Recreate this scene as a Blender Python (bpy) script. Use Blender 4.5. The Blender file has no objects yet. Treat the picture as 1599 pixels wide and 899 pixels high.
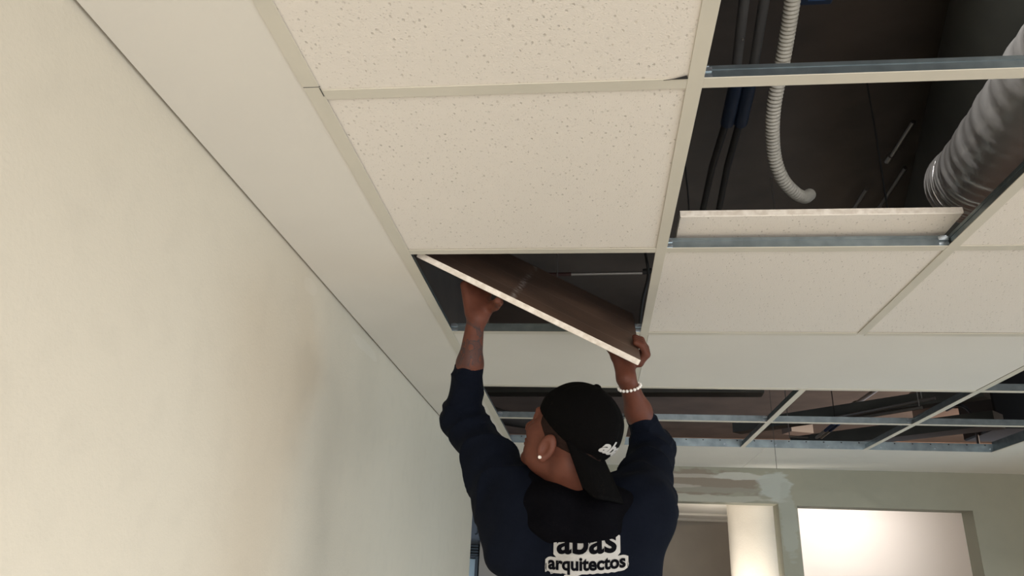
import bpy, bmesh, math, random
import numpy as np
from mathutils import Vector, Matrix
from mathutils.bvhtree import BVHTree
random.seed(7)
rng = np.random.RandomState(5)
sc = bpy.context.scene
COL = sc.collection
ZC = 2.45            # height of the suspended ceiling above the floor; below, z = 0 is the ceiling plane
FLOOR = -ZC

# ------------------------------------------------------------------ camera
FPX = 1153.407
CAM = np.array([-.1563, -1.5455, -.7202])
def rotm(rx, ry, rz):
    cx, sx, cy, sy, cz, sz = math.cos(rx), math.sin(rx), math.cos(ry), math.sin(ry), math.cos(rz), math.sin(rz)
    X = np.array([[1,0,0],[0,cx,-sx],[0,sx,cx]]); Y = np.array([[cy,0,sy],[0,1,0],[-sy,0,cy]]); Z = np.array([[cz,-sz,0],[sz,cz,0],[0,0,1]])
    return Z @ Y @ X
CM = rotm(1.954900, -.0386, .1007)
cam_d = bpy.data.cameras.new('camera'); cam = bpy.data.objects.new('camera', cam_d); COL.objects.link(cam)
cam_d.sensor_width = 36; cam_d.sensor_fit = 'HORIZONTAL'; cam_d.lens = FPX / 1599 * 36
cam_d.clip_start = .02
cam.matrix_world = Matrix.Translation((CAM[0], CAM[1], CAM[2] + ZC)) @ Matrix(CM.tolist()).to_4x4()
sc.camera = cam
def ray(u, v): return CM @ np.array([(u-799.5)/FPX, -(v-449.5)/FPX, -1.])
def atz(u, v, z): d = ray(u, v); return CAM + d*(z-CAM[2])/d[2]
def aty(u, v, y): d = ray(u, v); return CAM + d*(y-CAM[1])/d[1]

# ------------------------------------------------------------------ world, lights, exposure
sc.view_settings.view_transform = 'Standard'; sc.view_settings.look = 'None'
sc.view_settings.gamma = 1.0; sc.view_settings.use_curve_mapping = False
sc.view_settings.exposure = 1.0
w = bpy.data.worlds.new('world'); sc.world = w; w.use_nodes = True
w.node_tree.nodes['Background'].inputs[0].default_value = (.62, .72, .85, 1)
w.node_tree.nodes['Background'].inputs[1].default_value = .6
def area(name, loc, target, sx, sy, power, color, spread=math.pi):
    l = bpy.data.lights.new(name, 'AREA'); l.shape = 'RECTANGLE'; l.size = sx; l.size_y = sy
    l.energy = power; l.color = color; l.spread = spread
    o = bpy.data.objects.new(name, l); COL.objects.link(o)
    loc = Vector(loc) + Vector((0,0,ZC)); o.location = loc
    o.rotation_euler = ((Vector(target)+Vector((0,0,ZC)))-loc).to_track_quat('-Z', 'Y').to_euler()
    return o
REAR_WARM = area('rear_window_light', (.9, -4.5, -1.25), (.9, 0, -1.05), 3.2, 1.8, 70, (1, .97, .94))
SIDE_WARM = area('side_window_light', (4.7, -1.2, -.55), (-.86, -1.1, -1.2), 2.4, 1.5, 118, (1, .97, .92))
SIDE_COOL = area('far_window_light', (3.15, 1.55, -1.35), (-.86, 2.1, -1.2), 1.2, 1.1, 8.5, (.52, .79, 1), 1.9)
ALCOVE = area('alcove_lamp', (1.62, 3.72, -.02), (1.62, 4.3, -.62), .30, .10, 2.6, (1, .93, .87))
PASSAGE = area('passage_column_fill', (.62, 3.24, -1.30), (.90, 3.60, -.50), .25, .15, 2.6, (1, .92, .82), 1.3)  # unseen fill light added to brighten the round column
FLOORL = area('floor_work_lamp', (.9, -.9, -1.7), (-.86, -.55, -1.35), .4, .3, 2.6, (1, .975, .95), 1.5)
CORRIDOR = area('corridor_light', (-1.6, 5.6, -.9), (-.9, 6.5, -1.0), .5, .5, 2, (.72, .85, 1))
VOIDL2 = area('void_duct_fill', (.40, -.95, .62), (.80, .02, .32), .06, .06, .48, (1, .97, .93), .6)  # added out of view to give the foil duct its bright streak
VOIDL = area('void_back_fill', (4.3, 4.6, .1), (2.9, 6.2, .7), .25, .25, 45, (1, .76, .58))  # unseen warm source added to lift the far right of the void

# ------------------------------------------------------------------ materials
def mat(name, color, rough=.6, metal=0., spec=.5, vary=None, vscale=8., bump=0., bscale=200., stretch=(1,1,1), detail=4):
    m = bpy.data.materials.new(name); m.use_nodes = True; nt = m.node_tree; b = nt.nodes['Principled BSDF']
    b.inputs['Base Color'].default_value = (*color, 1); b.inputs['Roughness'].default_value = rough
    b.inputs['Metallic'].default_value = metal; b.inputs['Specular IOR Level'].default_value = spec
    if vary or bump:
        tc = nt.nodes.new('ShaderNodeTexCoord'); mp = nt.nodes.new('ShaderNodeMapping'); mp.inputs['Scale'].default_value = stretch
        nt.links.new(tc.outputs['Object'], mp.inputs['Vector'])
    if vary:
        n = nt.nodes.new('ShaderNodeTexNoise'); n.inputs['Scale'].default_value = vscale; n.inputs['Detail'].default_value = detail
        r = nt.nodes.new('ShaderNodeValToRGB'); r.color_ramp.elements[0].position = .35; r.color_ramp.elements[1].position = .68
        r.color_ramp.elements[0].color = (*vary, 1); r.color_ramp.elements[1].color = (*color, 1)
        nt.links.new(mp.outputs[0], n.inputs['Vector']); nt.links.new(n.outputs['Fac'], r.inputs[0]); nt.links.new(r.outputs[0], b.inputs['Base Color'])
        m['ramp'] = r.name
    if bump:
        n2 = nt.nodes.new('ShaderNodeTexNoise'); n2.inputs['Scale'].default_value = bscale; n2.inputs['Detail'].default_value = 3
        bp = nt.nodes.new('ShaderNodeBump'); bp.inputs['Strength'].default_value = bump; bp.inputs['Distance'].default_value = .002
        nt.links.new(mp.outputs[0], n2.inputs['Vector']); nt.links.new(n2.outputs['Fac'], bp.inputs['Height']); nt.links.new(bp.outputs[0], b.inputs['Normal'])
    return m
def mathn(nt, op, a, b=None, clamp=False):
    n = nt.nodes.new('ShaderNodeMath'); n.operation = op; n.use_clamp = clamp
    for i, x in enumerate((a, b)):
        if x is None: continue
        if isinstance(x, (int, float)): n.inputs[i].default_value = x
        else: nt.links.new(x, n.inputs[i])
    return n.outputs[0]
def mixc(nt, fac, a, b):
    n = nt.nodes.new('ShaderNodeMix'); n.data_type = 'RGBA'
    for s, x in ((0, fac), (6, a), (7, b)):
        if isinstance(x, tuple): n.inputs[s].default_value = (*x, 1)
        elif isinstance(x, (int, float)): n.inputs[s].default_value = x
        else: nt.links.new(x, n.inputs[s])
    return n.outputs[2]
def wall_material(name, base, dark, patch=None, patches=(), rough=.75):
    """painted plaster; patches = (centre, radii) blobs of filler in world space, with a noisy outline"""
    m = mat(name, base, rough, vary=dark, vscale=1.7, bump=.25, bscale=160)
    nt = m.node_tree; b = nt.nodes['Principled BSDF']; col = nt.nodes[m['ramp']].outputs[0]
    geo = nt.nodes.new('ShaderNodeNewGeometry')
    # fine mottling
    n = nt.nodes.new('ShaderNodeTexNoise'); n.inputs['Scale'].default_value = 14; n.inputs['Detail'].default_value = 6
    nt.links.new(geo.outputs['Position'], n.inputs['Vector'])
    f = mathn(nt, 'MULTIPLY', mathn(nt, 'SUBTRACT', n.outputs['Fac'], .5, True), .8)
    col = mixc(nt, f, col, tuple(c*.78 for c in base))
    for (c, r, pc, strength) in patches:
        mp = nt.nodes.new('ShaderNodeVectorMath'); mp.operation = 'SUBTRACT'; nt.links.new(geo.outputs['Position'], mp.inputs[0])
        mp.inputs[1].default_value = (c[0], c[1], c[2]+ZC)
        dv = nt.nodes.new('ShaderNodeVectorMath'); dv.operation = 'DIVIDE'; nt.links.new(mp.outputs[0], dv.inputs[0]); dv.inputs[1].default_value = r
        ln = nt.nodes.new('ShaderNodeVectorMath'); ln.operation = 'LENGTH'; nt.links.new(dv.outputs[0], ln.inputs[0])
        nn = nt.nodes.new('ShaderNodeTexNoise'); nn.inputs['Scale'].default_value = 9; nn.inputs['Detail'].default_value = 3
        mm = nt.nodes.new('ShaderNodeMapping'); mm.inputs['Scale'].default_value = (1, 1, 3); nt.links.new(geo.outputs['Position'], mm.inputs['Vector'])
        nt.links.new(mm.outputs[0], nn.inputs['Vector'])
        v = mathn(nt, 'ADD', ln.outputs['Value'], mathn(nt, 'MULTIPLY', mathn(nt, 'SUBTRACT', nn.outputs['Fac'], .5), 1.3))
        f = mathn(nt, 'MULTIPLY', mathn(nt, 'MULTIPLY', mathn(nt, 'SUBTRACT', 1.05, v), 5, True), strength)
        col = mixc(nt, f, col, pc)
    nt.links.new(col, b.inputs['Base Color'])
    return m
def tile_material():
    m = mat('acoustic_tile', (.72, .665, .585), .85, bump=.35, bscale=420)
    nt = m.node_tree; b = nt.nodes['Principled BSDF']
    tc = nt.nodes.new('ShaderNodeTexCoord'); oi = nt.nodes.new('ShaderNodeObjectInfo')
    ad = nt.nodes.new('ShaderNodeVectorMath'); ad.operation = 'ADD'; nt.links.new(tc.outputs['Object'], ad.inputs[0])
    sc_ = nt.nodes.new('ShaderNodeVectorMath'); sc_.operation = 'SCALE'; nt.links.new(oi.outputs['Location'], sc_.inputs[0]); sc_.inputs['Scale'].default_value = 3.17
    nt.links.new(sc_.outputs[0], ad.inputs[1])
    # warp so that fissures are irregular
    nz = nt.nodes.new('ShaderNodeTexNoise'); nz.inputs['Scale'].default_value = 70; nt.links.new(ad.outputs[0], nz.inputs['Vector'])
    wv = nt.nodes.new('ShaderNodeVectorMath'); wv.operation = 'SCALE'; nt.links.new(nz.outputs['Color'], wv.inputs[0]); wv.inputs['Scale'].default_value = .006
    a2 = nt.nodes.new('ShaderNodeVectorMath'); a2.operation = 'ADD'; nt.links.new(ad.outputs[0], a2.inputs[0]); nt.links.new(wv.outputs[0], a2.inputs[1])
    total = None
    for sx, sy, thr, prob, st in ((95, 62, .20, .66, 1.0), (170, 150, .22, .55, .6)):
        mp = nt.nodes.new('ShaderNodeMapping'); mp.inputs['Scale'].default_value = (sx, sy, 0); mp.inputs['Rotation'].default_value = (0, 0, .5)
        nt.links.new(a2.outputs[0], mp.inputs['Vector'])
        v = nt.nodes.new('ShaderNodeTexVoronoi'); v.voronoi_dimensions = '2D'; v.inputs['Scale'].default_value = 1; nt.links.new(mp.outputs[0], v.inputs['Vector'])
        sp = nt.nodes.new('ShaderNodeSeparateColor'); nt.links.new(v.outputs['Color'], sp.inputs[0])
        dot = mathn(nt, 'MULTIPLY', mathn(nt, 'SUBTRACT', thr, v.outputs['Distance']), 12, True)
        on = mathn(nt, 'MULTIPLY', mathn(nt, 'GREATER_THAN', sp.outputs[0], prob), mathn(nt, 'MULTIPLY', sp.outputs[1], st))
        f = mathn(nt, 'MULTIPLY', dot, on)
        total = f if total is None else mathn(nt, 'MAXIMUM', total, f)
    c = mixc(nt, mathn(nt, 'MULTIPLY', total, .42), (.72, .665, .585), (.22, .18, .14))
    nt.links.new(c, b.inputs['Base Color'])
    # recess the pinholes
    bp = nt.nodes.new('ShaderNodeBump'); bp.invert = True; bp.inputs['Distance'].default_value = .0015; bp.inputs['Strength'].default_value = .6
    nt.links.new(total, bp.inputs['Height'])
    old = [l.from_socket for l in nt.links if l.to_socket == b.inputs['Normal']][0]
    nt.links.new(old, bp.inputs['Normal']); nt.links.new(bp.outputs[0], b.inputs['Normal'])
    return m
def tile_back_material():
    m = mat('tile_backing', (.15, .088, .058), .5, vary=(.088, .052, .036), vscale=5, bump=.3, bscale=90)
    nt = m.node_tree; b = nt.nodes['Principled BSDF']; col = nt.nodes[m['ramp']].outputs[0]
    tc = nt.nodes.new('ShaderNodeTexCoord'); sp = nt.nodes.new('ShaderNodeSeparateXYZ'); nt.links.new(tc.outputs['Object'], sp.inputs[0])
    # roller lines along the sheet
    for y in (.10, .27, .44):
        f = mathn(nt, 'MULTIPLY', mathn(nt, 'SUBTRACT', .004, mathn(nt, 'ABSOLUTE', mathn(nt, 'SUBTRACT', sp.outputs[1], y))), 120, True)
        col = mixc(nt, f, col, (.30, .235, .19))
    nn = nt.nodes.new('ShaderNodeTexNoise'); nn.inputs['Scale'].default_value = 45; nt.links.new(tc.outputs['Object'], nn.inputs['Vector'])
    f = mathn(nt, 'MULTIPLY', mathn(nt, 'SUBTRACT', .012, mathn(nt, 'ABSOLUTE', mathn(nt, 'SUBTRACT', sp.outputs[0], .255))), 90, True)
    f = mathn(nt, 'MULTIPLY', f, mathn(nt, 'MULTIPLY', mathn(nt, 'SUBTRACT', nn.outputs['Fac'], .42), 3, True))
    col = mixc(nt, f, col, (.45, .40, .36))
    nt.links.new(col, b.inputs['Base Color'])
    return m
def skin_material(name, base, red, tattoo=None):
    m = mat(name, base, .55, spec=.2, vary=red, vscale=22, bump=.2, bscale=350)
    nt = m.node_tree; b = nt.nodes['Principled BSDF']; col = nt.nodes[m['ramp']].outputs[0]
    b.inputs['Subsurface Weight'].default_value = .06; b.inputs['Subsurface Radius'].default_value = (.01, .004, .002)
    if tattoo:
        geo = nt.nodes.new('ShaderNodeNewGeometry')
        sb = nt.nodes.new('ShaderNodeVectorMath'); sb.operation = 'SUBTRACT'; nt.links.new(geo.outputs['Position'], sb.inputs[0]); sb.inputs[1].default_value = (tattoo[0], tattoo[1], tattoo[2]+ZC)
        dv = nt.nodes.new('ShaderNodeVectorMath'); dv.operation = 'DIVIDE'; nt.links.new(sb.outputs[0], dv.inputs[0]); dv.inputs[1].default_value = (.06, .07, .072)
        ln = nt.nodes.new('ShaderNodeVectorMath'); ln.operation = 'LENGTH'; nt.links.new(dv.outputs[0], ln.inputs[0])
        mask = mathn(nt, 'MULTIPLY', mathn(nt, 'SUBTRACT', 1, ln.outputs['Value']), 4, True)
        n = nt.nodes.new('ShaderNodeTexNoise'); n.inputs['Scale'].default_value = 30; n.inputs['Distortion'].default_value = 1.6; nt.links.new(geo.outputs['Position'], n.inputs['Vector'])
        line = mathn(nt, 'MULTIPLY', mathn(nt, 'SUBTRACT', .045, mathn(nt, 'ABSOLUTE', mathn(nt, 'SUBTRACT', n.outputs['Fac'], .5))), 40, True)
        shade = mathn(nt, 'MULTIPLY', mathn(nt, 'GREATER_THAN', n.outputs['Fac'], .52), .55)
        f = mathn(nt, 'MULTIPLY', mathn(nt, 'MAXIMUM', line, shade), mask)
        col = mixc(nt, mathn(nt, 'MULTIPLY', f, .8), col, (.03, .028, .03))
    nt.links.new(col, b.inputs['Base Color'])
    return m
M = dict(
    tile=tile_material(), tile_back=tile_back_material(),
    tile_edge=mat('tile_edge', (.80, .74, .65), .9, vary=(.62, .55, .46), vscale=60, bump=.5, bscale=150),
    gyp=mat('painted_gypsum', (.68, .645, .57), .7, vary=(.65, .615, .545), vscale=2.2, bump=.12, bscale=120),
    flange=mat('white_tee_enamel', (.60, .56, .465), .45, vary=(.56, .525, .435), vscale=5),
    galv=mat('galvanised_steel', (.25, .295, .31), .38, .85, vary=(.19, .225, .24), vscale=30),
    steel=mat('bright_clip_steel', (.72, .80, .86), .25, .9),
    track=mat('galvanised_track', (.32, .385, .41), .38, .85, vary=(.21, .255, .275), vscale=18),
    conduit=mat('steel_conduit', (.38, .36, .34), .35, .8),
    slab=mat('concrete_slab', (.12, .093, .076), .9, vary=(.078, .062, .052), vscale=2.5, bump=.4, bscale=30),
    masonry=mat('brown_masonry', (.30, .20, .145), .9, vary=(.21, .14, .10), vscale=3, bump=.4, bscale=40),
    duct=mat('dark_wrapped_duct', (.11, .112, .10), .5, .2, vary=(.075, .08, .072), vscale=4, bump=.4, bscale=18),
    foil=mat('foil_jacket', (.92, .90, .88), .30, .8, vary=(.85, .83, .81), vscale=10, bump=.6, bscale=38, stretch=(1, 1, 1)),
    hose=mat('pale_corrugated_plastic', (.62, .60, .53), .5, vary=(.50, .48, .42), vscale=14),
    black=mat('black_rubber', (.018, .016, .015), .6), blue=mat('dark_blue_sleeve', (.010, .022, .052), .5), blue2=mat('blue_tape', (.035, .085, .22), .5),
    red=mat('dark_red_paint', (.05, .014, .012), .6), pipe=mat('grey_insulation', (.10, .10, .10), .7, bump=.5, bscale=60),
    floor=mat('dusty_concrete_floor', (.50, .47, .43), .8, vary=(.43, .40, .365), vscale=2, bump=.3, bscale=50),
    white=mat('white_plaster', (.85, .80, .755), .8, bump=.1, bscale=90),
    column=mat('column_plaster', (.70, .645, .56), .8, vary=(.62, .57, .49), vscale=4, bump=.35, bscale=130),
    dim=mat('taupe_plaster', (.36, .33, .28), .8, vary=(.31, .285, .245), vscale=3),
    bluewall=mat('blue_grey_wall', (.22, .25, .29), .8), louver=mat('dark_grille', (.05, .065, .075), .6), door=mat('pale_door', (.42, .52, .55), .4),
    skin=skin_material('skin', (.115, .040, .024), (.085, .028, .017), (-.468, .215, -.155)),
    hair=mat('cropped_hair', (.020, .0105, .008), .9, vary=(.014, .008, .006), vscale=150, bump=.6, bscale=400, spec=.08),
    hoodie=mat('navy_fleece', (.0028, .0045, .0098), .92, spec=.1, vary=(.002, .0033, .0075), vscale=9, bump=.5, bscale=500),
    hood=mat('black_fleece', (.0016, .0016, .0026), .95, spec=.06, bump=.5, bscale=400),
    cap=mat('black_cap_cotton', (.0022, .002, .002), .9, spec=.05, bump=.5, bscale=600),
    print_white=mat('white_print', (.36, .35, .33), .6), print_dark=mat('dark_print', (.003, .003, .0045), .9, spec=.05),
    trousers=mat('dark_denim', (.03, .035, .05), .9, vary=(.02, .024, .035), vscale=12, bump=.4, bscale=300),
    shoe=mat('worn_leather', (.09, .06, .04), .6), sole=mat('rubber_sole', (.03, .03, .03), .8),
    pearl=mat('white_beads', (.8, .76, .70), .3), alu=mat('ladder_aluminium', (.6, .6, .6), .35, .9), eye=mat('eye_white', (.6, .56, .5), .3),
    string=mat('dark_string', (.05, .05, .045), .8), winframe=mat('window_frame_grey', (.5, .5, .5), .5),
)
bw = dict(base=(.26, .253, .195), dark=(.235, .228, .173))
M['wall_left'] = wall_material('cream_wall_paint', (.54, .495, .405), (.525, .48, .39), patches=[
    ((-.864, .12, -.035), (.2, .05, .02), (.60, .56, .48), .3), ((-.864, .62, -.04), (.2, .14, .02), (.60, .57, .50), .3),])
M['wall_back'] = wall_material('olive_wall_paint', bw['base'], bw['dark'], patches=[
    ((.40, 3.12, -.10), (.47, .4, .085), (.20, .165, .125), 1.0),
    ((.38, 3.12, -.055), (.30, .4, .013), (.33, .30, .25), .9), ((.72, 3.12, -.05), (.16, .4, .022), (.40, .39, .34), .9),
    ((.55, 3.12, -.135), (.36, .4, .018), (.23, .215, .17), .9), ((.30, 3.12, -.115), (.18, .4, .013), (.34, .31, .26), .8),
    ((.40, 3.12, -.185), (.60, .4, .022), (.35, .34, .28), .8),
    ((.93, 3.12, -.10), (.10, .4, .09), (.36, .375, .34), .8), ((.99, 3.12, -.30), (.05, .4, .22), (.30, .31, .265), .6)])

# ------------------------------------------------------------------ object helpers
WL = {}
def tag(o, label=None, cat=None, group=None, kind=None):
    if label: o['label'] = label
    if cat: o['category'] = cat
    if group: o['group'] = group
    if kind: o['kind'] = kind
    return o
def empty(name, loc, label=None, cat=None, group=None, kind=None):
    o = bpy.data.objects.new(name, None); COL.objects.link(o)
    L = Vector(loc) + Vector((0, 0, ZC)); o.location = L; WL[o.name] = L; o.empty_display_size = .1
    return tag(o, label, cat, group, kind)
def link_mesh(name, me, mats, parent=None, loc=None):
    o = bpy.data.objects.new(name, me); COL.objects.link(o)
    for m in (mats if isinstance(mats, (list, tuple)) else [mats]):
        if len(me.materials) < (len(mats) if isinstance(mats, (list, tuple)) else 1): me.materials.append(m)
    P = WL[parent.name] if parent else Vector((0, 0, 0))
    L = loc if loc is not None else P
    o.parent = parent; o.location = L - P; WL[o.name] = Vector(L)
    return o
class MB:
    def __init__(s): s.v = []; s.f = []; s.mi = []; s.sm = []
    def add(s, vs, fs, mi=0, smooth=False):
        n = len(s.v); s.v += [tuple(map(float, p)) for p in vs]; s.f += [tuple(n+i for i in f) for f in fs]; s.mi += [mi]*len(fs); s.sm += [smooth]*len(fs); return s
    def box(s, x0, x1, y0, y1, z0, z1, mi=0, faces_mi=None):
        vs = [(x, y, z) for x in (x0, x1) for y in (y0, y1) for z in (z0, z1)]
        fs = [(0,1,3,2), (4,6,7,5), (0,4,5,1), (2,3,7,6), (0,2,6,4), (1,5,7,3)]
        n = len(s.v); s.v += vs; s.f += [tuple(n+i for i in f) for f in fs]; s.mi += faces_mi or [mi]*6; s.sm += [False]*6; return s
    def tube(s, path, r, seg=10, mi=0, caps=True):
        P = [Vector(p) for p in path]; rr = r if isinstance(r, (list, tuple)) else [r]*len(P); vs = []; up = None
        for i, p in enumerate(P):
            t = (P[min(i+1, len(P)-1)] - P[max(i-1, 0)]).normalized()
            if up is None: up = t.orthogonal().normalized()
            up = (up - t*up.dot(t)).normalized(); b = t.cross(up)
            for k in range(seg):
                a = 2*math.pi*k/seg; vs.append(p + (up*math.cos(a) + b*math.sin(a))*rr[i])
        fs = [(i*seg+k, i*seg+(k+1) % seg, (i+1)*seg+(k+1) % seg, (i+1)*seg+k) for i in range(len(P)-1) for k in range(seg)]
        s.add(vs, fs, mi, True)
        if caps: s.add([vs[k] for k in range(seg)], [tuple(reversed(range(seg)))], mi); s.add([vs[-seg+k] for k in range(seg)], [tuple(range(seg))], mi)
        return s
    def mesh(s, name, origin, bevel=0):
        me = bpy.data.meshes.new(name)
        me.from_pydata([(x-origin[0], y-origin[1], z+ZC-origin[2]) for x, y, z in s.v], [], s.f)
        me.polygons.foreach_set('material_index', s.mi); me.polygons.foreach_set('use_smooth', s.sm); me.update()
        if bevel:
            bm = bmesh.new(); bm.from_mesh(me); bmesh.ops.bevel(bm, geom=list(bm.edges), offset=bevel, segments=1, affect='EDGES'); bm.to_mesh(me); bm.free()
        return me
    def build(s, name, mats, parent=None, bevel=0, **tags):
        if parent: o0 = WL[parent.name]
        else:
            a = np.array(s.v); o0 = Vector(((a[:,0].min()+a[:,0].max())/2, (a[:,1].min()+a[:,1].max())/2, a[:,2].min()+ZC))
        o = link_mesh(name, s.mesh(name, o0, bevel), mats, parent, o0)
        return tag(o, **tags)
def smooth_path(pts, n=8):
    P = [np.array(p, float) for p in pts]; P = [2*P[0]-P[1]] + P + [2*P[-1]-P[-2]]; out = []
    for i in range(1, len(P)-2):
        for k in range(n):
            t = k/n; a, b, c, d = P[i-1:i+3]
            out.append(.5*((2*b) + (c-a)*t + (2*a-5*b+4*c-d)*t*t + (3*b-a-3*c+d)*t**3))
    out.append(P[-2]); return out

# ------------------------------------------------------------------ room shell
S = 'structure'
XW, YB = -.864, 3.12                       # left wall face, back wall face
XR, YR = 2.95, -4.4                        # right wall, rear wall
TOP = .98                                  # underside of the concrete slab
MB().box(-3, 5.2, YR-.3, 8.2, FLOOR-.1, FLOOR).build('floor', M['floor'], kind=S)
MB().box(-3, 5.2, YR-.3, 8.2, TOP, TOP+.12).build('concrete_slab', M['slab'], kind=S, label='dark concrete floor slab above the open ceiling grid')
MB().box(XW-.12, XW, YR-.12, 2.97, FLOOR, .03).build('wall_left', M['wall_left'], kind=S)
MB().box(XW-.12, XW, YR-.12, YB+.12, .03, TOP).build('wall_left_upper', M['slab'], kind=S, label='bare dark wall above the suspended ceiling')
# rear wall with a wide window behind the photographer
m = MB(); m.box(XW, XR, YR-.12, YR, FLOOR, -2.1); m.box(XW, XR, YR-.12, YR, -.25, TOP); m.box(XW, -.75, YR-.12, YR, -2.1, -.25); m.box(2.55, XR, YR-.12, YR, -2.1, -.25)
m.build('wall_rear', M['white'], kind=S)
# right wall with a window
m = MB(); m.box(XR, XR+.12, YR-.12, YB, FLOOR, -1.9); m.box(XR, XR+.12, YR-.12, YB, -.70, TOP); m.box(XR, XR+.12, YR-.12, -1.8, -1.9, -.70); m.box(XR, XR+.12, .6, .9, -1.9, -.70); m.box(XR, XR+.12, 2.3, YB, -1.9, -.70)
m.build('wall_right', M['white'], kind=S)
# back wall: doorway at the left, pier, opening to the lit room
DX1 = .937                                 # right jamb of the passage opening
DZ = -.205                                 # underside of the header
WX0, WX1, WZ, WT = 1.045, 2.02, -.213, .14
m = MB()
m.box(XW-.14, DX1, YB, YB+.13, DZ, 0.1)
m.box(DX1, WX0, YB, YB+WT, FLOOR, .1)
m.box(WX0, WX1, YB, YB+WT, WZ, .1)
m.box(WX0, WX1, YB, YB+WT, FLOOR, -1.45)
m.box(WX1, XR+.12, YB, YB+WT, FLOOR, .1)
m.build('wall_back', M['wall_back'], kind=S)
# lit room behind the opening
m = MB(); m.box(.98, 3.2, 4.30, 4.36, FLOOR, .05); m.build('wall_alcove', M['white'], kind=S)
m = MB(); m.box(1.06, 1.12, 3.80, 4.30, FLOOR, .05); m.build('wall_alcove_side', M['white'], kind=S)
m = MB(); m.box(1.10, 3.2, YB+.14, 4.36, .05, .09); m.build('ceiling_alcove', M['white'], kind=S)
m = MB(); m.box(2.9, 2.96, YB+.14, 4.30, FLOOR, .05); m.build('wall_alcove_right', M['white'], kind=S)
# passage behind the doorway
m = MB(); m.box(-.46, 1.10, YB+.14, 5.12, -.13, -.10); m.build('ceiling_passage', M['gyp'], kind=S)
m = MB(); m.box(-.46, .98, 4.62, 4.86, -.145, -.13); m.box(-.46, .98, 5.04, 5.12, -.15, -.13); m.build('trim_1', M['gyp'], kind=S, label='pale plaster step across the passage ceiling')
m = MB(); m.box(-.52, 2.0, 5.12, 5.2, FLOOR, .3); m.build('wall_passage', M['dim'], kind=S)
m = MB(); m.box(-.52, -.46, 4.4, 5.12, FLOOR, -.1); m.build('wall_passage_side', M['dim'], kind=S)
m = MB(); m.box(-3.0, -.5, 6.6, 6.7, FLOOR, .3); m.build('wall_corridor', M['bluewall'], kind=S)
m = MB(); m.box(-3.0, -2.9, 3.2, 6.7, FLOOR, .3); m.box(-3, XW-.125, 3.1, 3.2, FLOOR, .3); m.build('wall_corridor_left', M['bluewall'], kind=S)
m = MB(); m.box(-3.0, -.46, 3.25, 6.7, .10, .14); m.build('ceiling_corridor', M['dim'], kind=S)
# shell of the ceiling void
m = MB(); m.box(-3, 5.2, 7.3, 7.4, -.3, TOP); m.build('wall_void_back', M['masonry'], kind=S)
m = MB(); m.box(5.1, 5.2, 3.2, 7.4, -.3, TOP); m.build('wall_void_right', M['masonry'], kind=S)

# ------------------------------------------------------------------ suspended ceiling
T = .61
XS = dict(A=-.595, B=0., C=.623, D=1.235, E=1.852)
YS = {-6: -3.66, -5: -3.05, -4: -2.44, -3: -1.83, -2: -1.215, -1: -.600, 0: 0., 1: .589, 2: 1.230, 3: 1.815, 4: 2.430}
FW = .012                                 # half flange
m = MB()
m.box(XW+.007, XS['A']-.001, YR, YB, .0, .0125)            # shadow gap along the wall
ceil = m.build('ceiling', M['gyp'], kind=S, label='pale painted gypsum ceiling margin along the left wall')
def cpart(mb, name, mt, parent=ceil, bevel=0, label=None): return mb.build(name, mt, parent, bevel, label=label)
cpart(MB().box(XS['A']-.001, .742, YS[4], YB, 0, .0125), 'gypsum_board', M['gyp'], label='gypsum margin along the back wall')
cpart(MB().box(.744, XR, YS[4], YB, 0, .0125), 'gypsum_board', M['gyp'])
cpart(MB().box(XS['E'], XR, YR, YS[4]-.001, 0, .0125), 'gypsum_board', M['gyp'])
cpart(MB().box(XS['A']+.003, -.0135, YS[1]+.003, YS[2]-.002, .0005, .013), 'gypsum_board', M['gyp'], label='plain gypsum strip left of the main runner')
cpart(MB().box(.0135, XS['D']-.0135, YS[1]+.003, YS[2]-.002, .0005, .013), 'gypsum_board', M['gyp'], label='long plain gypsum strip between tiles and open grid')
cpart(MB().box(XS['A']-.001, XS['A'], YR, YS[-6], 0, .01), 'gypsum_board', M['gyp'])
# tees: flange mesh with a galvanised web as its sub-part
WEB, BULB = .029, .006
def tee_y(x, y0, y1, name='main_runner'):
    fl = cpart(MB().box(x-FW, x+FW, y0, y1, -.0012, .0008), name, M['flange'], bevel=.0004)
    mb = MB().box(x-.0015, x+.0015, y0, y1, .0008, WEB); mb.box(x-BULB/2, x+BULB/2, y0, y1, WEB-.007, WEB)
    cpart(mb, 'web', M['galv'], fl, label='grey galvanised web')
    return fl
def tee_x(y, x0, x1, clips=False):
    fl = cpart(MB().box(x0+FW, x1-FW, y-FW, y+FW, -.0007, .0008), 'cross_tee', M['flange'], bevel=.0003)
    mb = MB().box(x0+.004, x1-.004, y-.0015, y+.0015, .0008, WEB); mb.box(x0+.010, x1-.010, y-BULB/2, y+BULB/2, WEB-.007, WEB)
    cpart(mb, 'web', M['galv'], fl, label='grey galvanised web')
    if clips:
        for s, x in ((1, x0), (-1, x1)):
            a, b = sorted((x+s*.004, x+s*.026))
            mb = MB().box(a, b, y-.0045, y-.0015, .006, .012); mb.box(a, b, y-.0045, y-.0015, .018, .026); mb.box(a+.004, b-.004, y-.005, y-.0015, .0262, .0285)
            cpart(mb, 'tee_clip', M['steel'], fl, label='bright steel end clip')
    return fl
for k in 'BD':
    tee_y(XS[k], YR, YS[4]-.002)
tee_y(XS['C'], YR, YS[1]); tee_y(XS['C'], YS[2], YS[4]-.002)
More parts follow.
